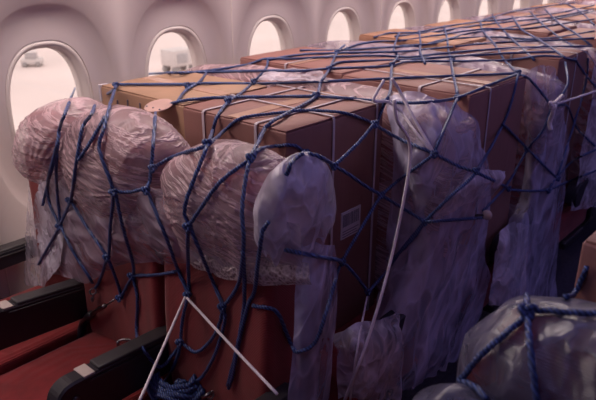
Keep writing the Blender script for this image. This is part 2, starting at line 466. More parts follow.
def seat_row(k, label, front=True, xs=SEATX, y=None, hw=.205):
    yb = 1.0+PITCHY*k if y is None else y
    e = empty('seat_row', ((xs[0]+xs[-1])/2, yb-.2, 0), label, 'airline seats', 'seat rows beside the windows' if y is None else None)
    hw0 = hw
    for x in xs:
        hw = hw0
        # cushion
        vs, fs = rbox((x-hw, yb-.50, .30), (x+hw, yb-.015, .455), .035, 4, 2)
        for v in vs:
            u = (v.x-x)/hw; w = (v.y-(yb-.25))/.25
            if v.z > .40: v.z += .022*(1-u*u)*max(0, 1-w*w)
        mesh('seat_cushion', vs, fs, M['fab'], e, collide=True)
        if k == 0 and x == -2.0: hw, x = .14, -1.925
        # backrest, gently padded with side bolsters
        vs, fs = rbox((x-hw, yb-.055, .36), (x+hw, yb+.06, 1.06), .03, 4, 3)
        for v in vs:
            u = (v.x-x)/hw
            if v.y < yb:
                v.y -= .018*(abs(u)**2)+.016*math.exp(-((v.z-.62)/.13)**2)+.006*noise.noise(V((v.x*22, 3, v.z*4)))
        mesh('backrest', vs, fs, M['fab'], e, collide=True)
        vs, fs = rbox((x-hw*.84, yb-.06, .985), (x+hw*.84, yb+.05, 1.165), .04, 4, 1)
        mesh('headrest', vs, fs, M['fab'], e, collide=True)
    ax = [xs[0]-.225]+[(a+b)/2 for a, b in zip(xs, xs[1:])]+[xs[-1]+.22]
    if front:
        for i, x in enumerate(ax): armrest(e, x, yb, .63, .135 if i else .07, True, lift=(0, .042, .012, .012)[i])
    else: armrest(e, ax[-1], yb, .62, .12, False, .40)
    for x in (xs[0], xs[-1]):
        mesh('seat_leg', *merge(rbox((x-.02, yb-.42, 0), (x+.02, yb-.38, .31), .006), rbox((x-.02, yb-.06, 0), (x+.02, yb-.02, .31), .006),
             rbox((x-.025, yb-.44, 0), (x+.025, yb+.0, .02), .004)), M['metal'], e)
    mesh('seat_frame', *rbox((xs[0]-.22, yb-.35, .26), (xs[-1]+.22, yb-.08, .30), .01), M['dark'], e)
    return e
names = ['nearest red fabric seat row with black armrests, by the first window', 'second seat row from the front, wrapped in film behind the largest carton',
  'third seat row from the front, film-wrapped, aisle end under a knotted white cord', 'fourth seat row from the front, buried between cartons',
  'fifth seat row from the front, buried between cartons', 'sixth seat row from the front, buried between cartons',
  'seventh seat row from the front, buried between cartons', 'farthest seat row, buried between cartons']
names.insert(7, 'eighth seat row from the front, buried between cartons')
for k in range(9): seat_row(k, names[k], front=(k == 0))
cs = seat_row(0, 'centre block seat row in the bottom right corner, under grey film', front=False, xs=(-.155, .29), y=.84)
seat_row(1, 'centre block seat row carrying the brown carton at the right edge', front=False, xs=(-.155, .29), y=1.66)

# ------------------------------------------------------------------ cartons
def loop_band(axis, pos, lo, hi, w=.010, t_=.0016, off=.0026):
    """a strapping band running right round the box; axis='x': lies in a plane of constant x"""
    lo = V(lo)-V((off,)*3); hi = V(hi)+V((off,)*3); r = .008
    if axis == 'x': a0, a1, mk = lo.y, hi.y, lambda s, u, z: V((pos+s, u, z))
    else: a0, a1, mk = lo.x, hi.x, lambda s, u, z: V((u, pos+s, z))
    path = []
    for (cu, cz, st) in ((a1-r, hi.z-r, 0), (a0+r, hi.z-r, 90), (a0+r, lo.z+r, 180), (a1-r, lo.z+r, 270)):
        for k in range(4):
            a = math.radians(st+30*k); path.append((cu+r*math.cos(a), cz+r*math.sin(a), math.cos(a), math.sin(a)))
    n = len(path); vs = []
    for (u, z, nu, nz) in path:
        for s, o in ((-w/2, 0), (w/2, 0), (w/2, t_), (-w/2, t_)): vs.append(mk(s, u+nu*o, z+nz*o))
    fs = []
    for i in range(n):
        i2 = (i+1) % n
        for j in range(4):
            j2 = (j+1) % 4; fs.append([i*4+j, i*4+j2, i2*4+j2, i2*4+j])
    return vs, fs
def carton(lo, hi, label, mat='card', bx=(), by=(), seam='x', group='cartons stacked on the seats', tape=True, seed=0, rot=0, flap=True):
    lo, hi = V(lo), V(hi)
    e = empty('cardboard_box', ((lo.x+hi.x)/2, (lo.y+hi.y)/2, lo.z), label, 'box', group)
    mesh('box_body', *rbox(lo, hi, .005, 2, 3, .0022, seed), M[mat], e, collide=True)
    if flap:
        g = .0022; zt = hi.z+.001
        if seam == 'x':
            m = (lo.y+hi.y)/2
            q = [((lo.x+.004, lo.y+.004), (hi.x-.004, m-g)), ((lo.x+.004, m+g), (hi.x-.004, hi.y-.004))]
        else:
            m = (lo.x+hi.x)/2
            q = [((lo.x+.004, lo.y+.004), (m-g, hi.y-.004)), ((m+g, lo.y+.004), (hi.x-.004, hi.y-.004))]
        for a, b in q:
            vs, fs = rbox((a[0], a[1], zt-.001), (b[0], b[1], zt+.0035), .001, 1, 2, .0)
            for v in vs:
                if v.z > zt: v.z += .003*noise.noise(v*9)+.001
            mesh('top_flap', vs, fs, M[mat], e, collide=True)
        if tape:
            vv = []
            if seam == 'x': vs, fs = rbox((lo.x+.01, m-.024, zt+.0045), (hi.x-.01, m+.024, zt+.0065), .0005, 1)
            else: vs, fs = rbox((m-.024, lo.y+.01, zt+.0045), (m+.024, hi.y-.01, zt+.0065), .0005, 1)
            mesh('packing_tape', vs, fs, M['tape'], e, smooth=False)
    hz = hi+V((0, 0, .006))
    for p in bx: mesh('strapping_band', *loop_band('x', p, lo, hz), M['band'], e, smooth=False)
    for p in by: mesh('strapping_band', *loop_band('y', p, lo, hz), M['band'], e, smooth=False)
    if rot: e.rotation_euler.z = rot
    return e
ZT = CZ-.464-.006; ZC = .478
p1 = onZ(205, 111, ZT+.006).x; p2 = onZ(257, 124, ZT+.006).x
q1 = onX(333, 123, -1.11).y; q2 = onX(376, 116, -1.11).y
big = carton((-1.54, 1.21, ZC), (-1.11, 1.665, ZT), 'tall brown carton with pale bands and a white barcode sticker, nearest the aisle', 'card', bx=(p1, p2), by=(q1, q2), seam='y', seed=1)
olv = carton((-2.01, 1.22, ZC), (-1.55, 1.60, ZT), 'tan carton with dark creases on its front, by the second window behind the round tag', 'card2', seam='x', seed=2)
# printed strokes and creases on the window-side carton's front
for xx, z0, z1 in ((-1.90, ZT-.15, ZT-.03), (-1.84, ZT-.15, ZT-.02), (-1.77, ZT-.15, ZT-.02)):
    mesh('crease', *rbox((xx-.002, 1.212, z0), (xx+.002, 1.2165, z1), .0008, 1), M['ink'], olv, smooth=False)
tab = mesh('lit_end_strip', *rbox((-2.0135, 1.2155, ZT-.05), (-2.003, 1.25, ZT+.0075), .001, 1), M['white'], olv, smooth=False); tab['label'] = 'white strip standing for the lit left end of the carton'  # the end face catching light, put in as a white strip
# barcode sticker on the aisle face of the big carton
a = onX(341, 212, -1.11); b_ = onX(360, 206, -1.11); c_ = onX(358, 231, -1.11); d_ = onX(341, 236, -1.11)
y0s, y1s, z0s, z1s = a.y, b_.y, c_.z, (a.z+b_.z)/2
st = mesh('barcode_sticker', *rbox((-1.1115, y0s, z0s), (-1.1065, y1s, z1s), .0005, 1), M['white'], big, smooth=False); st['label'] = 'white barcode sticker'
bars = []; yy = y0s+.006
while yy < y1s-.008:
    w_ = random.choice((.0016, .003, .0045)); bars.append(rbox((-1.1068, yy, z0s+(z1s-z0s)*.45), (-1.1058, yy+w_, z1s-.008), 0)); yy += w_+random.choice((.0018, .003))
mesh('barcode_print', *merge(*bars, *[rbox((-1.1068, y0s+.006, z0s+.006+k*.009), (-1.1058, y1s-.01-.01*(k % 2), z0s+.009+k*.009), 0) for k in range(3)]), M['ink'], st, smooth=False)

fronts = [1.93, 2.80, 3.51, 4.30, 5.09, 5.88, 6.67]
backs = [2.38, 3.16, 3.97, 4.76, 5.55, 6.34, 7.12]
order = ['second', 'third', 'fourth', 'fifth', 'sixth', 'seventh', 'farthest']
mats = ['card', 'card3', 'card', 'card3', 'card']
for k, (f, b2) in enumerate(zip(fronts, backs)):
    dz = (0, .004, .006, .0, .01, .0, .01)[k]
    xr = (-.95, -.985, -.97, -.98, -.97, -.97, -.97)[k]
    if k < 2: cuts = [xr, -1.49, -2.06]
    else: cuts = [xr, -1.32+.04*(k % 2), -1.70, -2.10]
    nm = ['aisle-side', 'window-side'] if k < 2 else ['aisle-side', 'middle', 'window-side']
    for j in range(len(cuts)-1):
        x1_, x0_ = cuts[j], cuts[j+1]+.008
        up = dz+(.0, .012, -.006)[j] if k else (0, .004)[j]
        ex = {}
        if k == 0 and j == 0:
            ex = dict(bx=(onZ(430, 86, ZT).x,), by=(onX(490, 90, -.95).y,))
        if k == 1 and j == 0: ex = dict(bx=(-1.2,), by=(3.0,))
        if k == 0 and j == 1: ex = dict(bx=(-1.78,))
        carton((x0_, f+.01*j, ZC), (x1_, b2-.012*j, ZT+up), '%s %s carton, %s carton row counting from the front' % ('reddish brown' if j == 0 else 'brown', nm[j], order[k]),
               mats[(k+j*2) % 5] if j else 'card', seam='xy'[(k+j) % 2], seed=10+k*3+j, **ex)
# centre block carton
p = onZ(582, 243, ZT)
carton((p.x, p.y, ZC), (p.x+.5, p.y+.42, ZT), 'brown carton at the right edge, behind the film-wrapped centre seat', 'card', seed=77)

# ------------------------------------------------------------------ plastic film
T = lambda o, l, c='plastic film', g=None: tag(o, l, c, g)
G = 'plastic film over the seats'
T(bag('plastic_cover', (-1.80, .97), .160, .15, 1.240, 1.0, M['film_pink'], seed=1, amp=.024, slope=.30, dome=.13, tuck=.4, pw=2.2, nt=220, nv=90, freq=5, pinch=((-1.78, 1.0, 10), (-2.02, 1.14, 9))), 'crumpled clear film over the window-side headrest, first seat row', g=G)
T(bag('plastic_cover', (-1.515, .985), .222, .14, 1.250, .96, M['film_pink'], seed=2, amp=.022, dome=.13, tuck=.2, pw=2.5, slope=-.05, nt=220, nv=90, freq=5, pinch=((-1.74, 1.12, 11), (-1.40, 1.06, 10))), 'crumpled clear film over the middle headrest, first seat row, under the round tag', g=G)
T(bag('plastic_cover', (-1.085, .985), .198, .13, 1.238, .98, M['film_pink'], seed=3, amp=.020, dome=.12, tuck=.2, pw=2.6, nt=220, nv=90, freq=5, pinch=((-1.33, 1.06, 11), (-1.0, 1.13, 10))), 'crumpled clear film over the third headrest, first seat row, beside the white bag', g=G)
T(bag('plastic_bag', (-.862, .98), .056, .115, 1.262, 1.05, M['film_bag'], seed=4, amp=.024, pw=2.2, dome=.12, freq=8, tuck=.2, nt=160, nv=70, fold=.0, pinch=((0, 0, 1),)), 'whitish milky plastic bag bulging at the aisle end of the first seat row', 'plastic bag')
# skirt of film along the front of the first row
Yp = .90
T(patch('plastic_sheet', [[onY(42, 160, Yp+.03), onY(60, 167, Yp), onY(100, 172, Yp), onY(150, 186, Yp), onY(200, 198, Yp), onY(250, 212, Yp), onY(298, 225, Yp)],
      [onY(44, 215, Yp+.03), onY(62, 217, Yp), onY(95, 222, Yp-.02), onY(145, 225, Yp-.02), onY(200, 236, Yp-.01), onY(250, 246, Yp), onY(300, 255, Yp)],
      [onY(42, 275, Yp+.04), onY(60, 276, Yp+.02), onY(85, 283, Yp), onY(125, 264, Yp+.02), onY(185, 266, Yp+.02), onY(245, 272, Yp+.02), onY(302, 270, Yp+.02)]],
      M['film_sheer'], nu=16, nv=18, amp=.016, freq=8, stretch=(.6, 1, 1.3), seed=3), 'sheer film skirt hanging across the fronts of the three nearest seats', g=G)
T(patch('bubble_wrap', [[onY(182, 246, .925), onY(220, 250, .92), onY(260, 256, .92), onY(308, 262, .925)],
      [onY(186, 259, .915), onY(222, 268, .91), onY(262, 276, .905), onY(310, 278, .915)],
      [onY(192, 268, .92), onY(225, 279, .915), onY(265, 286, .915), onY(312, 284, .925)]], M['bubble'], nu=16, nv=8, amp=.006, freq=12, seed=9),
  'band of shiny bubble wrap below the third headrest, across the red seatback', 'bubble wrap')
T(patch('plastic_sheet', [[onY(64, 172, .925), onY(54, 172, .935), onY(31, 168, .95)],
      [onY(66, 225, .91), onY(50, 226, .925), onY(28, 224, .95)],
      [onY(60, 262, .90), onY(42, 264, .92), onY(25, 266, .94)],
      [onY(48, 286, .90), onY(36, 286, .91), onY(27, 284, .93)]], M['film_bag'], nu=8, nv=9, amp=.014, seed=5), 'white film tail hanging between the window wall and the nearest seat', g=G)
T(patch('plastic_sheet', [[onX(298, 246, -.86), onX(318, 244, -.83), onX(337, 246, -.84)],
      [onX(296, 290, -.85), onX(318, 290, -.82), onX(340, 292, -.84)],
      [onX(294, 340, -.84), onX(316, 340, -.81), onX(337, 342, -.84)],
      [onX(288, 402, -.83), onX(310, 404, -.80), onX(330, 402, -.83)]], M['film_grey'], nu=10, nv=10, amp=.016, freq=10, stretch=(1.5, 1.5, .15), seed=6), 'long grey film tail hanging below the whitish bag, in front of red seat side', g=G)
# film over the later rows: over the backrest, plus a sheet down the aisle side
row_txt = ['second', 'third', 'fourth', 'fifth', 'sixth', 'seventh', 'eighth']
for k in range(1, 8):
    yb = 1.0+PITCHY*k
    T(bag('plastic_cover', (-1.53, yb+.0), .655, .105, 1.228+(.006 if k > 1 else .0), .52, M['film_sheer' if k > 1 else 'film_pink'], pw=5, seed=20+k, amp=.014, dome=.075, slope=-.03 if k > 1 else -.015, nt=160 if k < 4 else 96),
      'film cover over the headrests of the %s seat row from the front' % row_txt[k-1], g=G)
# lavender sheets lying over tops between cartons
T(patch('plastic_sheet', [[onZ(322, 70, 1.245), onZ(328, 80, 1.24)], [onZ(296, 69, 1.25), onZ(296, 80, 1.24)], [onZ(268, 70, 1.24), onZ(256, 80, 1.235)]], M['film_bag'], nu=12, nv=14, amp=.008, freq=14, seed=8, stretch=(1, 1, 1)),
  'lavender film sheet lying flat between the creased tan carton and the second carton row', g=G)
T(patch('plastic_sheet', [
   [onX(384, 100, -1.09), onX(408, 88, -1.04), onX(438, 94, -.96), onX(462, 106, -.92), onX(478, 128, -.90)],
   [onX(392, 140, -1.03), onX(414, 142, -.92), onX(446, 144, -.86), onX(476, 158, -.84), onX(492, 172, -.87)],
   [onX(388, 215, -1.03), onX(412, 215, -.92), onX(442, 222, -.85), onX(470, 228, -.83), onX(488, 240, -.87)],
   [onX(378, 290, -1.0), onX(400, 295, -.90), onX(430, 300, -.84), onX(460, 306, -.83), onX(486, 310, -.88)],
   [onX(350, 380, -.95), onX(376, 395, -.88), onX(405, 392, -.83), onX(432, 380, -.83), onX(456, 360, -.88)]], M['film_grey'], nu=12, nv=14, amp=.022, freq=7, stretch=(1.2, 1.2, .35), seed=12),
  'big grey-lavender film sheet draped down the aisle side of the second seat row', g=G)
T(patch('plastic_sheet', [
   [onX(446, 196, -.80), onX(478, 170, -.79), onX(506, 171, -.79)],
   [onX(438, 210, -.82), onX(470, 186, -.77), onX(505, 180, -.77)],
   [onX(430, 224, -.84), onX(462, 206, -.80), onX(494, 196, -.79)]], M['film_bag'], nu=10, nv=8, amp=.008, freq=14, seed=14),
  'folded film flap sticking out over the aisle beside the second seat row', g=G)
T(patch('plastic_sheet', [
   [onX(332, 336, -.88), onX(350, 326, -.84), onX(375, 320, -.83), onX(400, 312, -.84)],
   [onX(334, 356, -.84), onX(356, 350, -.78), onX(382, 348, -.78), onX(404, 340, -.80)],
   [onX(338, 402, -.84), onX(362, 402, -.79), onX(386, 402, -.79), onX(404, 400, -.80)]], M['film_bag'], nu=10, nv=10, amp=.018, freq=11, seed=15),
  'puffed grey film over the aisle armrest of the second seat row', g=G)
T(patch('plastic_sheet', [
   [onX(520, 82, -.98), onX(534, 68, -.95), onX(552, 68, -.93), onX(566, 86, -.93)],
   [onX(524, 125, -.96), onX(538, 125, -.90), onX(556, 128, -.88), onX(568, 130, -.92)],
   [onX(520, 190, -.95), onX(536, 190, -.88), onX(552, 190, -.86), onX(566, 190, -.92)],
   [onX(500, 240, -.93), onX(522, 236, -.86), onX(545, 240, -.85), onX(560, 250, -.90)],
   [onX(490, 300, -.90), onX(512, 310, -.84), onX(535, 320, -.83), onX(556, 310, -.88)]], M['film_grey'], nu=10, nv=12, amp=.02, freq=8, stretch=(1.2, 1.2, .3), seed=17),
  'purple-grey film sheet draped down the aisle side of the third seat row', g=G)
T(patch('plastic_sheet', [
   [onX(500, 232, -.84), onX(515, 222, -.82), onX(530, 226, -.82)],
   [onX(494, 262, -.82), onX(513, 252, -.79), onX(528, 258, -.81)],
   [onX(488, 305, -.82), onX(508, 305, -.78), onX(524, 300, -.80)]], M['film_bag'], nu=8, nv=8, amp=.014, freq=11, seed=18),
  'pale crumpled film corner over the aisle armrest of the third seat row', g=G)
for k in (3, 4, 5):
    yb = 1.0+PITCHY*k
    T(patch('plastic_sheet', [[V((-.97, yb-.17, 1.20)), V((-.93, yb-.05, 1.235)), V((-.91, yb+.08, 1.22)), V((-.95, yb+.17, 1.15))],
       [V((-.93, yb-.22, 1.0)), V((-.87, yb-.07, 1.02)), V((-.86, yb+.08, 1.0)), V((-.93, yb+.18, .98))],
       [V((-.90, yb-.32, .8)), V((-.85, yb-.10, .78)), V((-.85, yb+.08, .78)), V((-.92, yb+.2, .78))],
       [V((-.88, yb-.42, .5)), V((-.83, yb-.15, .46)), V((-.84, yb+.06, .45)), V((-.90, yb+.2, .5))]], M['film_bag'], nu=9, nv=12, amp=.02, freq=8, stretch=(1.2, 1.2, .3), seed=40+k),
      'dim film sheet down the aisle side of the %s seat row' % row_txt[k-1].replace('second', 'second'), g=G)
# centre seat in the bottom right
T(bag('plastic_cover', (.065, .84), .42, .135, 1.225, .62, M['film_shaded'], pw=3.2, seed=31, amp=.020, dome=.12, freq=6, flare=.1), 'lumpy grey film over the centre seat in the bottom right corner', g=G)
T(bag('plastic_cover', (-.30, .70), .10, .085, 1.10, .62, M['film_shaded'], pw=2.2, seed=33, amp=.02, dome=.12), 'small film bulge at the lower left of the bottom right bundle', g=G)

# ------------------------------------------------------------------ casting ropes onto what is there
av, af = merge(*COLL); BV = BVHTree.FromPolygons(av, af)
def cast(px, py, off=.007, mx=None, miny=None):
    d = ray(px, py).normalized(); h, n, i, dist = BV.ray_cast(CAM, d)
    if h is None: h = CAM+d*(4); n = -d; dist = 4
    if n.dot(d) > 0: n = -n
    p = h+n*off-d*off*.8
    if mx is not None:                    # hangs free in the plane x = mx, unless something stands nearer
        q = CAM+d*(mx/d.x)
        if (q-CAM).length < (p-CAM).length: p = q
    return p
def drape(pl, r, mx=None, n=7, sag=0):
    ks = [q if isinstance(q, Vector) else cast(q[0], q[1], r*1.1, q[2] if len(q) > 2 else mx) for q in pl]
    pts = catmull(ks, n)
    ts = []
    for p in pts:
        d = p-CAM; L = d.length; d = d/L
        h, nn, i, dist = BV.ray_cast(CAM, d)
        ts.append(min(L, dist-r*1.2) if h is not None and L-dist < .30 else L)
    for it in range(2):
        ts = [min(ts[i], (ts[max(i-1, 0)]+ts[i]+ts[min(i+1, len(ts)-1)])/3) for i in range(len(ts))]
    return [CAM+(p-CAM).normalized()*t_ for p, t_ in zip(pts, ts)]
def cord(name, pl, r, mat, parent, mx=None, strands=3, k=9, n=7):
    return mesh(name, *tube(drape(pl, r, mx, n), r, k, strands), mat, parent)
def knot(p, r, parent, mat):
    pts = []
    for i in range(27):
        t_ = 2*math.pi*i/26
        q = V((math.sin(t_)+2*math.sin(2*t_), math.cos(t_)-2*math.cos(2*t_), -math.sin(3*t_)))*r*.62
        pts.append(p+R_*q.x+UP*q.y-FW*(q.z+.2*r))
    return mesh('knot', *tube(pts, r*.82, 7), mat, parent)
RR = .0052
# the cargo net
net_top = [
 [(96, 98), (112, 92), (117, 87), (128, 86), (178, 86), (210, 85), (260, 84), (320, 83), (391, 80), (463, 77), (518, 75)],
 [(165, 107), (180, 103), (210, 99), (240, 99), (300, 98), (316, 98), (346, 100), (385, 103), (420, 104), (459, 97), (490, 86), (517, 76)],
 [(134, 74.5), (170, 74.5), (200, 73), (265, 72), (300, 72), (329, 70), (365, 68), (391, 67), (409, 63), (453, 62), (507, 60), (545, 57), (575, 60)],
 [(180, 75), (200, 72.5), (226, 69.5), (250, 64), (266, 60), (291, 60), (334, 58), (380, 57), (409, 58), (445, 54.5), (500, 50), (551, 48), (592, 46)],
 [(300, 51.5), (338, 50.6), (376, 49), (395, 48), (420, 46), (449, 40), (500, 38), (530, 40), (560, 37), (594, 32)],
 [(345, 50), (360, 45), (380, 42.5), (400, 41), (440, 36), (484, 30), (521, 30), (560, 25), (594, 20)],
 [(374, 37), (388, 34.5), (400, 34), (420, 33), (445, 27.5), (480, 22.5), (500, 20.5), (530, 17), (560, 13), (594, 6)],
 [(400, 47), (433, 44), (449, 40), (470, 34), (500, 29), (540, 23), (594, 12)],
 [(480, 22), (510, 13), (540, 8), (575, 3)],
 [(268, 61), (300, 56), (345, 54), (400, 52.5), (450, 47), (500, 43.5), (560, 41), (594, 39)],
 [(395, 37.5), (440, 32), (480, 26), (530, 20.5), (560, 17), (594, 9)],
 [(331, 67), (345, 63), (400, 61), (450, 58), (510, 54), (555, 53)],
 [(594, 26), (580, 12), (566, 4)],
 [(535, 60), (520, 48), (508, 36), (497, 24), (492, 15)],
 [(425, 65), (420, 52), (421, 42), (419, 32)],
 [(575, 48), (560, 38), (541, 24), (530, 12)],
 # strands that cross them
 [(213, 138), (218, 118), (228, 104), (241, 95), (254, 83), (262, 75), (268, 66), (268, 60)],
 [(260, 138), (269, 126), (293, 112), (316, 98), (321, 84), (329, 71), (337, 54), (345, 46)],
 [(375, 124), (385, 105), (390, 92), (392, 67), (398, 57), (394, 50), (399, 34)],
 [(459, 97), (453, 75), (451, 62), (449, 50), (447, 40), (444, 27)],
 [(518, 75), (505, 60), (494, 45), (483, 32), (480, 22)],
 [(563, 58), (551, 49), (536, 39), (521, 30), (512, 17)],
 [(592, 46), (575, 34), (560, 25), (545, 10)],
 [(178, 103), (186, 92), (200, 83), (207, 74)],
]
net_front = [
 [(75, 88), (68, 108), (60, 130), (56, 150), (50, 180), (44, 205)],
 [(60, 133), (55, 153), (49, 183), (52, 206), (62, 226)],
 [(57, 153), (58, 183), (62, 224)],
 [(96, 98), (94, 112), (86, 124), (82, 135), (77, 167), (72, 200), (59, 230), (48, 250), (40, 264)],
 [(116, 88), (110, 108), (105, 130), (100, 145), (103, 160), (114, 190), (112, 225), (110, 256)],
 [(72, 200), (88, 226), (108, 256), (120, 286), (122, 298)],
 [(106, 118), (92, 142), (80, 160)],
 [(116, 190), (124, 225), (134, 262), (135, 275)],
 [(116, 191), (132, 191), (148, 188)],
 [(157, 111), (153, 140), (153, 158), (150, 180), (150, 192), (168, 238), (178, 266), (190, 294)],
 [(153, 168), (170, 159), (190, 153), (208, 147), (226, 130), (238, 120), (250, 118), (285, 114), (306, 112), (340, 114), (360, 118), (374, 124)],
 [(214, 130), (209, 145), (200, 168), (189, 196), (186, 212), (190, 224)],
 [(266, 128), (256, 146), (250, 160), (246, 180), (243, 210), (244, 244), (240, 283), (225, 306)],
 [(250, 160), (222, 182), (202, 208), (191, 225)],
 [(250, 160), (260, 151), (275, 146), (292, 145), (304, 152), (320, 159), (334, 166)],
 [(303, 152), (293, 162), (286, 176)],
 [(62, 225), (74, 250), (94, 282)],
 [(109, 256), (101, 280), (96, 288)],
 [(122, 298), (128, 286), (134, 276)],
 [(134, 275), (155, 274), (177, 271)],
 [(134, 275), (139, 298), (138, 330), (142, 348), (158, 366), (174, 354), (183, 341)],
 [(190, 225), (189, 240), (190, 280), (190, 294)],
 [(191, 226), (200, 246), (214, 280), (225, 306)],
 [(190, 294), (184, 318), (182, 341)],
 [(225, 306), (226, 322), (217, 352), (205, 374), (196, 381)],
 [(183, 342), (197, 351), (210, 342), (220, 326), (225, 306)],
 [(182, 341), (178, 358), (166, 378), (150, 392)],
 [(270, 221), (264, 230), (262, 245), (256, 290), (250, 303), (241, 340), (234, 375), (230, 388)],
 [(243, 250), (246, 300), (239, 345), (229, 385)],
 [(254, 305), (274, 310), (284, 330), (290, 344), (299, 351), (314, 341), (326, 305), (337, 270), (342, 260)],
]
net_side = [
 [(374, 124), (361, 140), (347, 154), (334, 166)],
 [(334, 166), (345, 172), (367, 187), (381, 195), (404, 208), (425, 221)],
 [(374, 124), (400, 138), (433, 153), (455, 165), (474, 173)],
 [(381, 195), (400, 180), (425, 160), (433, 153)],
 [(381, 195), (366, 220), (342, 261)],
 [(286, 250), (320, 257), (342, 262), (356, 276), (368, 292)],
 [(425, 221), (450, 196), (474, 172), (497, 133), (508, 108), (518, 76)],
 [(425, 221), (455, 219), (482, 217)],
 [(425, 221), (402, 250), (386, 272), (368, 292)],
 [(482, 210), (506, 184), (529, 149), (542, 130), (551, 107)],
 [(518, 76), (528, 78), (540, 92), (551, 106)],
 [(501, 124), (508, 130), (529, 149), (548, 170), (556, 178)],
 [(551, 107), (566, 86), (564, 62)],
 [(596, 149), (573, 161), (556, 177), (547, 190)],
 [(596, 170), (567, 182), (547, 190)],
 [(506, 189), (530, 191), (547, 190)],
 [(587, 58), (586, 82), (574, 120), (556, 177)],
 [(551, 107), (566, 106), (577, 128), (594, 146)],
 [(573, 58), (585, 74), (596, 88)],
 [(425, 221), (414, 238), (392, 262)],
 [(458, 98), (447, 120), (433, 153)],
 [(474, 173), (506, 187)],
]
net = empty('cargo_net', (-1.5, 1.2, ZT), 'blue knotted rope cargo net stretched over all the cartons and wrapped seats', 'net')
for pl in net_top: cord('net_cord', pl, RR, M['rope'], net, k=8, n=6)
for pl in net_front: cord('net_cord', pl, RR*.92, M['rope'], net, n=8)
for pl in net_side: cord('net_cord', pl, RR*.95, M['rope'], net, mx=-.99, n=8)
for (kx, ky) in ((316, 98), (254, 84), (329, 71), (337, 54), (392, 67), (453, 62), (385, 104), (459, 97), (518, 75), (153, 168), (208, 147), (250, 160),
                 (115, 190), (149, 190), (72, 200), (62, 226), (109, 256), (134, 275), (122, 297), (190, 225), (190, 294), (182, 341), (225, 306), (187, 88), (228, 104), (116, 88), (303, 152)):
    knot(cast(kx, ky, .010), RR, net, M['rope'])
for (kx, ky) in ((334, 166), (381, 195), (425, 221), (368, 292), (433, 153), (474, 173), (529, 149), (547, 190), (342, 262), (556, 178), (506, 188), (375, 124)):
    knot(cast(kx, ky, .010, -.99), RR, net, M['rope'])
# net over the centre seat
n2 = empty('cargo_net', (0, .75, .9), 'blue rope net over the film bundle in the bottom right corner', 'net')
for pl in ([(527, 298), (528, 316), (531, 350), (538, 402)], [(528, 316), (540, 313), (565, 315), (600, 317)], [(528, 318), (507, 336), (482, 356), (464, 380)],
           [(462, 380), (474, 390), (486, 402)], [(566, 300), (576, 292), (588, 266)]):
    cord('net_cord', pl, .0045, M['rope'], n2)
knot(cast(528, 316, .008), .006, n2, M['rope'])

# rope heap on the seat
hp = empty('rope_coil', tuple(cast(178, 388, .0)), 'tangled heap of blue rope on the seat at the bottom edge', 'rope')
c0 = cast(178, 392, .02)
for i in range(5):
    pts = []
    for j in range(22):
        a = 2*math.pi*j/21*1.0+i
        pts.append(c0+V((math.cos(a)*(.10-.009*i)+.01*noise.noise(V((i, j*.3, 1))), math.sin(a)*(.075-.006*i), .010*i+.02*noise.noise(V((i*3, j*.4, 0))))))
    mesh('rope_loop', *tube(catmull(pts, 3), .0085, 8, 3), M['rope'], hp)
knot(cast(184, 382, .012), .008, hp, M['rope'])

# pale lashing cords
def lash(pl, r, label, mx=None, **k):
    o = mesh('lashing_cord', *tube(drape(pl, r, mx, 8), r, 8), M['cord']); tag(o, label, 'cord', 'pale lashing cords'); return o
A_ = cast(189, 295, .014); B1 = onY(139, 402, .62); B2 = onY(277, 394, .80)
lash([A_, A_.lerp(B1, .5), B1], .0036, 'white cord running from the net knot down to the bottom edge, left of the pair')
lash([A_+V((.006, 0, 0)), A_.lerp(B2, .5), B2], .0036, 'white cord slanting right across the red seatback, right of the pair')
lash([(394, 100), (397, 120), (409, 142), (408, 175), (392, 255), (368, 335), (344, 402)], .0044, 'longest white cord, hanging down the aisle side from the big carton to the bottom edge', mx=-.84)
lash([(392, 79), (400, 92), (416, 122), (433, 152)], .0048, 'upper white cord slanting to the net knot above the second seat row', mx=-1.0)
lash([(384, 80), (377, 92), (374, 101), (388, 102), (401, 112), (416, 132), (433, 153)], .0046, 'lower white cord looping over the back corner of the biggest carton', mx=-1.0)
lash([(596, 91), (575, 98), (553, 105)], .0045, 'white cord pulled from the right edge to a knot at the third seat row', mx=-.86)
lash([(400, 62), (430, 59), (470, 54), (510, 50), (545, 49), (582, 51), (596, 66)], .003, 'thin pale cord lying across the third carton row')
lash([(350, 402), (356, 350), (367, 297)], .003, 'thin grey cord below the lowest net knot in the aisle', mx=-.97)
kn = empty('cord_knot', tuple(cast(553, 105, .01, -.86)), 'white knotted cord end dangling at the third seat row', 'knot')
kp = cast(553, 105, .012, -.86); knot(kp, .008, kn, M['cord'])
mesh('loose_end', *tube(catmull([kp, kp+V((.004, .0, -.03)), kp+V((-.006, .01, -.07)), kp+V((.004, .006, -.10))], 6), .009, 8), M['cord'], kn)
mesh('loose_end', *tube(catmull([kp, kp+V((.01, .02, .02)), kp+V((.02, .035, .035))], 6), .007, 8), M['cord'], kn)

# round tag lying on the carton edge
c = cast(164, 105, .02); vs = []; fs = []
K = 40; ax1 = V((1, 0, 0)); ax2 = V((0, .93, .25)).normalized(); nn = ax1.cross(ax2)
for h_ in (0, .004):
    for rr_ in (.0485, .050):
        for i in range(K):
            a = 2*math.pi*i/K; vs.append(c+ax1*math.cos(a)*rr_+ax2*math.sin(a)*rr_*.9+nn*(h_ if rr_ < .05 else .002))
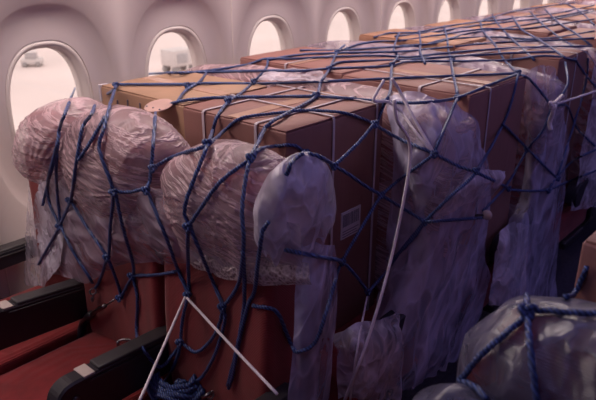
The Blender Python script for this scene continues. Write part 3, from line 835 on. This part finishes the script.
# rings: bottom inner, bottom outer, top inner, top outer
fs.append([i for i in range(K)][::-1]); fs.append([2*K+i for i in range(K)])
for i in range(K):
    j = (i+1) % K; fs += [[i, j, K+j, K+i], [K+i, K+j, 3*K+j, 3*K+i], [3*K+i, 3*K+j, 2*K+j, 2*K+i]]
tg = mesh('round_tag', vs, fs, M['tagm'], smooth=False); tag(tg, 'pinkish round disc tied to the net above the middle headrest', 'tag')
for sx in (-.033, .0, .033):
    bm = bmesh.new(); bmesh.ops.create_uvsphere(bm, u_segments=10, v_segments=6, radius=.0035, matrix=Matrix.Translation(c+ax1*sx-ax2*.022+nn*.004))
    mesh('rivet', *bmdata(bm), M['metal'], tg)

# net clip in the aisle: metal ball on its pin
p = cast(487, 215, .012, -.80)
cl = empty('net_clip', tuple(p), 'shiny round net clip hanging beside the film flap', 'clip')
bm = bmesh.new(); bmesh.ops.create_uvsphere(bm, u_segments=20, v_segments=14, radius=.017, matrix=Matrix.Translation(p) @ Matrix.Scale(.7, 4, (0, 1, 0)))
mesh('clip_head', *bmdata(bm), M['plate'], cl)
mesh('clip_pin', *tube([p, p+V((-.02, -.02, .0)), p+V((-.05, -.05, -.002))], .004, 8), M['dark'], cl)

# steel fittings at the armrests
def ringtube(c, r, rt, n1, n2): return tube([c+n1*math.cos(a)*r+n2*math.sin(a)*r for a in [2*math.pi*i/20 for i in range(21)]], rt, 8)
p = cast(96, 290, .012)
h1 = empty('net_hook', tuple(p), 'steel hook hanging at the back end of the far armrest', 'hook', 'net hooks')
mesh('hook_ring', *ringtube(p, .010, .003, V((0, .4, 1)).normalized(), R_), M['metal'], h1)
mesh('hook_body', *tube(catmull([p+V((0, 0, -.008)), p+V((.002, -.004, -.028)), p+V((-.006, -.004, -.036)), p+V((-.010, -.002, -.024))], 6), .0035, 8), M['metal'], h1)
p = cast(128, 340, .014)
h2 = empty('net_hook', tuple(p), 'steel shackle on top of the near armrest', 'hook', 'net hooks')
mesh('shackle_bow', *tube(catmull([p+R_*-.018+UP*.004, p+R_*.0+UP*.008, p+R_*.022+UP*.005, p+R_*.026-UP*.004, p+R_*.018-UP*.010, p-R_*.004-UP*.010], 6), .0042, 8), M['metal'], h2)
mesh('shackle_pin', *tube([p-R_*.020+UP*.004, p-R_*.020-UP*.012], .0052, 10), M['metal'], h2)
pa = cast(82, 326, .012); pb = cast(95, 312, .014); pc = cast(118, 298, .014)
sb = empty('seat_belt', tuple(pa), 'dark seat belt with a steel fitting between far armrest and red seatback', 'seat belt')
mesh('belt_webbing', *tube(catmull([pa+V((0, -.02, -.05)), pa, pa.lerp(pb, .5)+V((0, 0, .004)), pb], 6), .013, 10), M['dark'], sb)
mesh('belt_fitting', *tube(catmull([pb, pb.lerp(pc, .35), pb.lerp(pc, .6)], 4), .0075, 10), M['metal'], sb)
mesh('belt_pin', *tube([pb.lerp(pc, .55), pc], .003, 8), M['metal'], sb)
p = cast(212, 392, .016)
bk = empty('belt_buckle', tuple(p), 'small steel buckle lying beside the rope heap at the bottom edge', 'buckle')
mesh('buckle_plate', *tube([p-R_*.018-UP*.008, p+R_*.012+UP*.008], .006, 8), M['metal'], bk)
mesh('buckle_frame', *ringtube(p+R_*.008, .010, .0025, (R_+UP*.5).normalized(), UP), M['metal'], bk)

# ------------------------------------------------------------------ light
def area(name, loc, rot, sx, sy, e, col, spread=None):
    d = bpy.data.lights.new(name, 'AREA'); d.shape = 'RECTANGLE'; d.size = sx; d.size_y = sy; d.energy = e; d.color = col
    if spread: d.spread = spread
    o = bpy.data.objects.new(name, d); COL.objects.link(o); o.location = loc; o.rotation_euler = rot; return o
def lampbox(x, y0, y1, label, m='lamp'):
    e = empty('ceiling_light', (x, (y0+y1)/2, 2.15), label, 'light')
    mesh('light_housing', *rbox((x-.07, y0, 2.12), (x+.07, y1, 2.15), .005), M['bezel'], e)
    mesh('light_diffuser', *rbox((x-.055, y0+.02, 2.112), (x+.055, y1-.02, 2.121), .002), M[m], e)
lampbox(-1.95, -.3, 8.8, 'long cabin light strip above the window wall')
lampbox(-.35, -.3, 8.8, 'unseen light strip added above the aisle for violet fill', 'lamp2')  # out of view, added as a housing for the violet fill
area('sidewall_light', (-1.85, 4.2, 2.10), (0, math.radians(-14), 0), .12, 9, 70, (1, .83, .76))
area('aisle_fill', (-.35, 4.2, 2.10), (0, 0, 0), .12, 9, 7, (.5, .43, 1))  # added weak violet fill for the film on the aisle side
area('right_fill', (1.4, 3.6, 2.1), (0, math.radians(30), 0), 1.2, 5, 19, (.40, .36, 1))  # added fill from the right without a fixture, lifts shadows to violet
for n in range(-1, NW):
    o = area('window_portal', (WX-.14, W0+n*SP, WZ), (0, math.radians(-90), 0), .47, .28, 1, (1, 1, 1)); o.data.cycles.is_portal = True
w = bpy.data.worlds.new('sky'); scene.world = w; w.use_nodes = True
nt = w.node_tree; nt.nodes.clear()
bg = nt.nodes.new('ShaderNodeBackground'); wo = nt.nodes.new('ShaderNodeOutputWorld')
tc = nt.nodes.new('ShaderNodeTexCoord'); no = nt.nodes.new('ShaderNodeTexNoise'); no.inputs['Scale'].default_value = 2
cr = nt.nodes.new('ShaderNodeValToRGB'); cr.color_ramp.elements[0].color = (.92, .84, .83, 1); cr.color_ramp.elements[1].color = (1, .93, .9, 1)
nt.links.new(tc.outputs['Generated'], no.inputs['Vector']); nt.links.new(no.outputs['Fac'], cr.inputs['Fac']); nt.links.new(cr.outputs[0], bg.inputs[0])
bg.inputs[1].default_value = 1.9; nt.links.new(bg.outputs[0], wo.inputs[0])
vs_ = scene.view_settings; vs_.view_transform = 'Standard'; vs_.look = 'None'; vs_.gamma = 1; vs_.exposure = 0; vs_.use_curve_mapping = False
scene.cycles.transparent_max_bounces = 24; scene.cycles.max_bounces = 8
